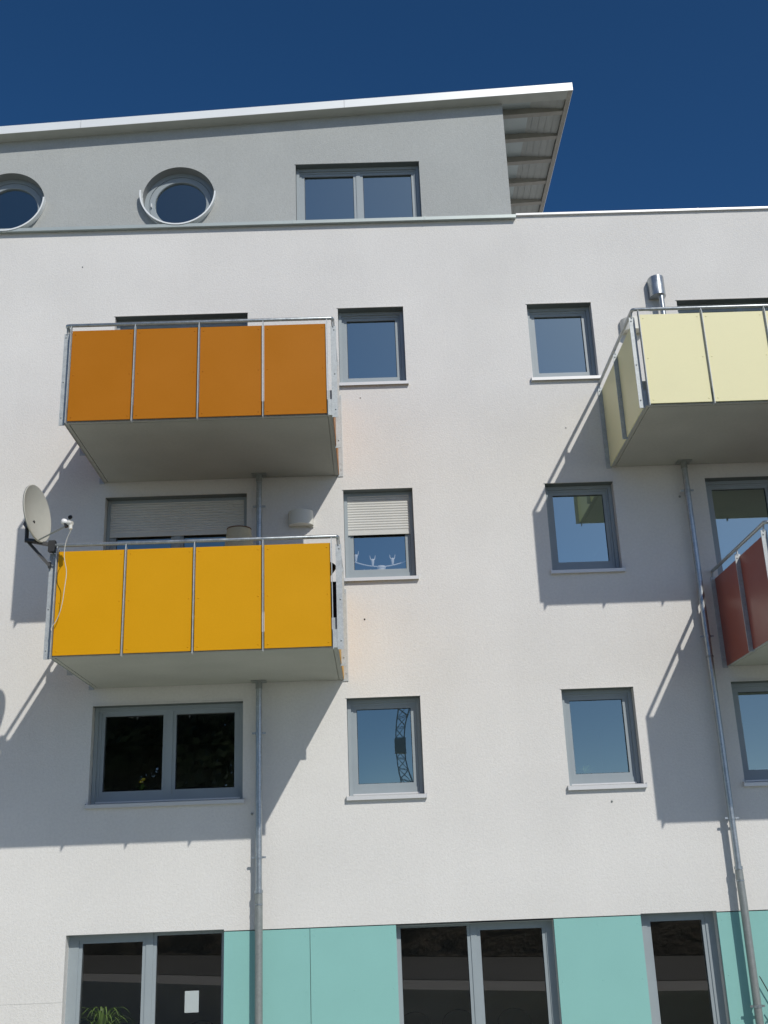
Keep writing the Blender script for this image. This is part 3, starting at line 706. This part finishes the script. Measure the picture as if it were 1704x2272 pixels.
chair(.42, 1.65, 0, 'dark high chair with rounded back behind the left pane of the middle door')
chair(1.00, 1.75, 0, 'dark high chair with rounded back beside the middle door mullion')
chair(1.72, 1.65, 0, 'dark high chair with rounded back behind the right pane of the middle door')
chair(-2.35, 1.7, 0, 'dark high rounded chair back below the paper sheet')

# bare stems by the right drainpipe
def stems(name, base, paths, label):
    q = MB()
    for pts, r in paths: q.tube(pts, [r*(1-.5*i/(len(pts)-1)) for i in range(len(pts))], 8)
    ob = q.build(name, M['twig'], origin=base); tag(ob, label, 'plant')
def S2(px, pz, y=-.06): return (px, y, pz)
stems('bare_vine', (4.62, -.06, 0), [([S2(4.62, 0), S2(4.66, .6), S2(4.66, 1.15), S2(4.645, 1.42), S2(4.60, 1.60), S2(4.52, 1.76), S2(4.455, 1.90), S2(4.44, 1.93)], .010),
      ([S2(4.655, 1.0), S2(4.64, 1.22), S2(4.60, 1.36), S2(4.53, 1.50), S2(4.49, 1.57)], .012), ([S2(4.53, 1.50), S2(4.50, 1.49), S2(4.485, 1.46)], .010)], 'dark bare stem curving behind the right drainpipe')

# ------------------------------------------------------------------ across the street (seen in the panes)
def tree(x, y, z, h, w, label, seed):
    rnd = random.Random(seed); T = empty('tree', (x, y, z), label, 'tree', 'trees across the street')
    q = MB(); q.tube([(0, 0, -.2), (.1, 0, h*.3), (0, .1, h*.62), (.05, 0, h*.9)], [.28, .22, .14, .04], 12)
    for k in range(9):
        a = rnd.uniform(0, 6.28); zz = h*rnd.uniform(.25, .7); l = w*rnd.uniform(.5, .9)
        q.tube([(0, 0, zz), (l*.5*math.cos(a), l*.5*math.sin(a), zz+l*.35), (l*math.cos(a), l*math.sin(a), zz+l*.55)], [.09, .05, .015], 6)
    q.build('trunk', M['bark'], T)
    q = MB(); cl = [(rnd.uniform(-1, 1)*w*.75, rnd.uniform(-1, 1)*w*.75, h*rnd.uniform(.10, .95), w*rnd.uniform(.28, .5)) for _ in range(60)]
    for cx, cy, c2, r in cl:
        f = 1-.55*max(0, (c2/h-.6)/.4); cx *= f; cy *= f
        for _ in range(230):
            d = Vector((rnd.gauss(0, 1), rnd.gauss(0, 1), rnd.gauss(0, 1))).normalized()*r*rnd.random()**.4
            p = Vector((cx, cy, c2)) + d; s = rnd.uniform(.14, .34)
            u = Vector((rnd.gauss(0, 1), rnd.gauss(0, 1), rnd.gauss(0, 1))).normalized(); v = u.orthogonal().normalized()
            q.add([p-u*s, p+v*s*.5, p+u*s, p-v*s*.5], [(0,1,2,3)])
    q.build('crown', M['crown'], T)
tree(-9.5, -38, 3.2, 13.5, 4.4, 'tall broad leafy tree nearest the crane side', 1)
tree(-15, -41, 3.2, 15.5, 4.6, 'tallest leafy tree in the row across the street', 2)
tree(-21, -38, 3.2, 11.5, 4.4, 'leafy tree at the far left of the row across the street', 3)
tree(-27, -43, 3.2, 12.5, 4.6, 'leafy tree at the back of the row across the street', 4)
# lattice crane mast
cx, cy = 3.44, -100
CR = empty('tower_crane', (cx, cy, 3.2), 'lattice tower crane mast reflected in the small window by the left drainpipe', 'crane')
q = MB(); hw = .6
for sx in (-hw, hw):
    for sy in (-hw, hw): q.bar((sx, sy, 0), (sx, sy, 25), .12, .12)
z = 0; k = 0
while z < 24:
    for a, b in (((-hw, -hw), (hw, -hw)), ((hw, -hw), (hw, hw)), ((hw, hw), (-hw, hw)), ((-hw, hw), (-hw, -hw))):
        p, r_ = (a, b) if k % 2 else (b, a)
        q.bar((p[0], p[1], z), (r_[0], r_[1], z+1.2), .085, .085); q.bar((a[0], a[1], z), (b[0], b[1], z), .06, .06)
    z += 1.2; k += 1
q.build('mast', M['crane'], CR)
q = MB(); q.box(-.8, .8, -.8, .8, 12.6, 14.3); q.build('climbing_cage', M['crane'], CR)
JB = Vector((.5, -.87, 0)).normalized(); JN = Vector((.87, .5, 0))
q = MB()
for e in (-.5, .5): q.bar(JN*e - JB*10 + Vector((0, 0, 25)), JN*e + JB*34 + Vector((0, 0, 25)), .14, .14)
q.bar(-JB*10 + Vector((0, 0, 26.1)), JB*34 + Vector((0, 0, 26.1)), .15, .15)
for k in range(44):
    for e in (-.5, .5):
        q.bar(JB*(k-10) + JN*e + Vector((0, 0, 25)), JB*(k-9.5) + Vector((0, 0, 26.1)), .06, .06); q.bar(JB*(k-9.5) + Vector((0, 0, 26.1)), JB*(k-9) + JN*e + Vector((0, 0, 25)), .06, .06)
q.build('jib', M['crane'], CR)
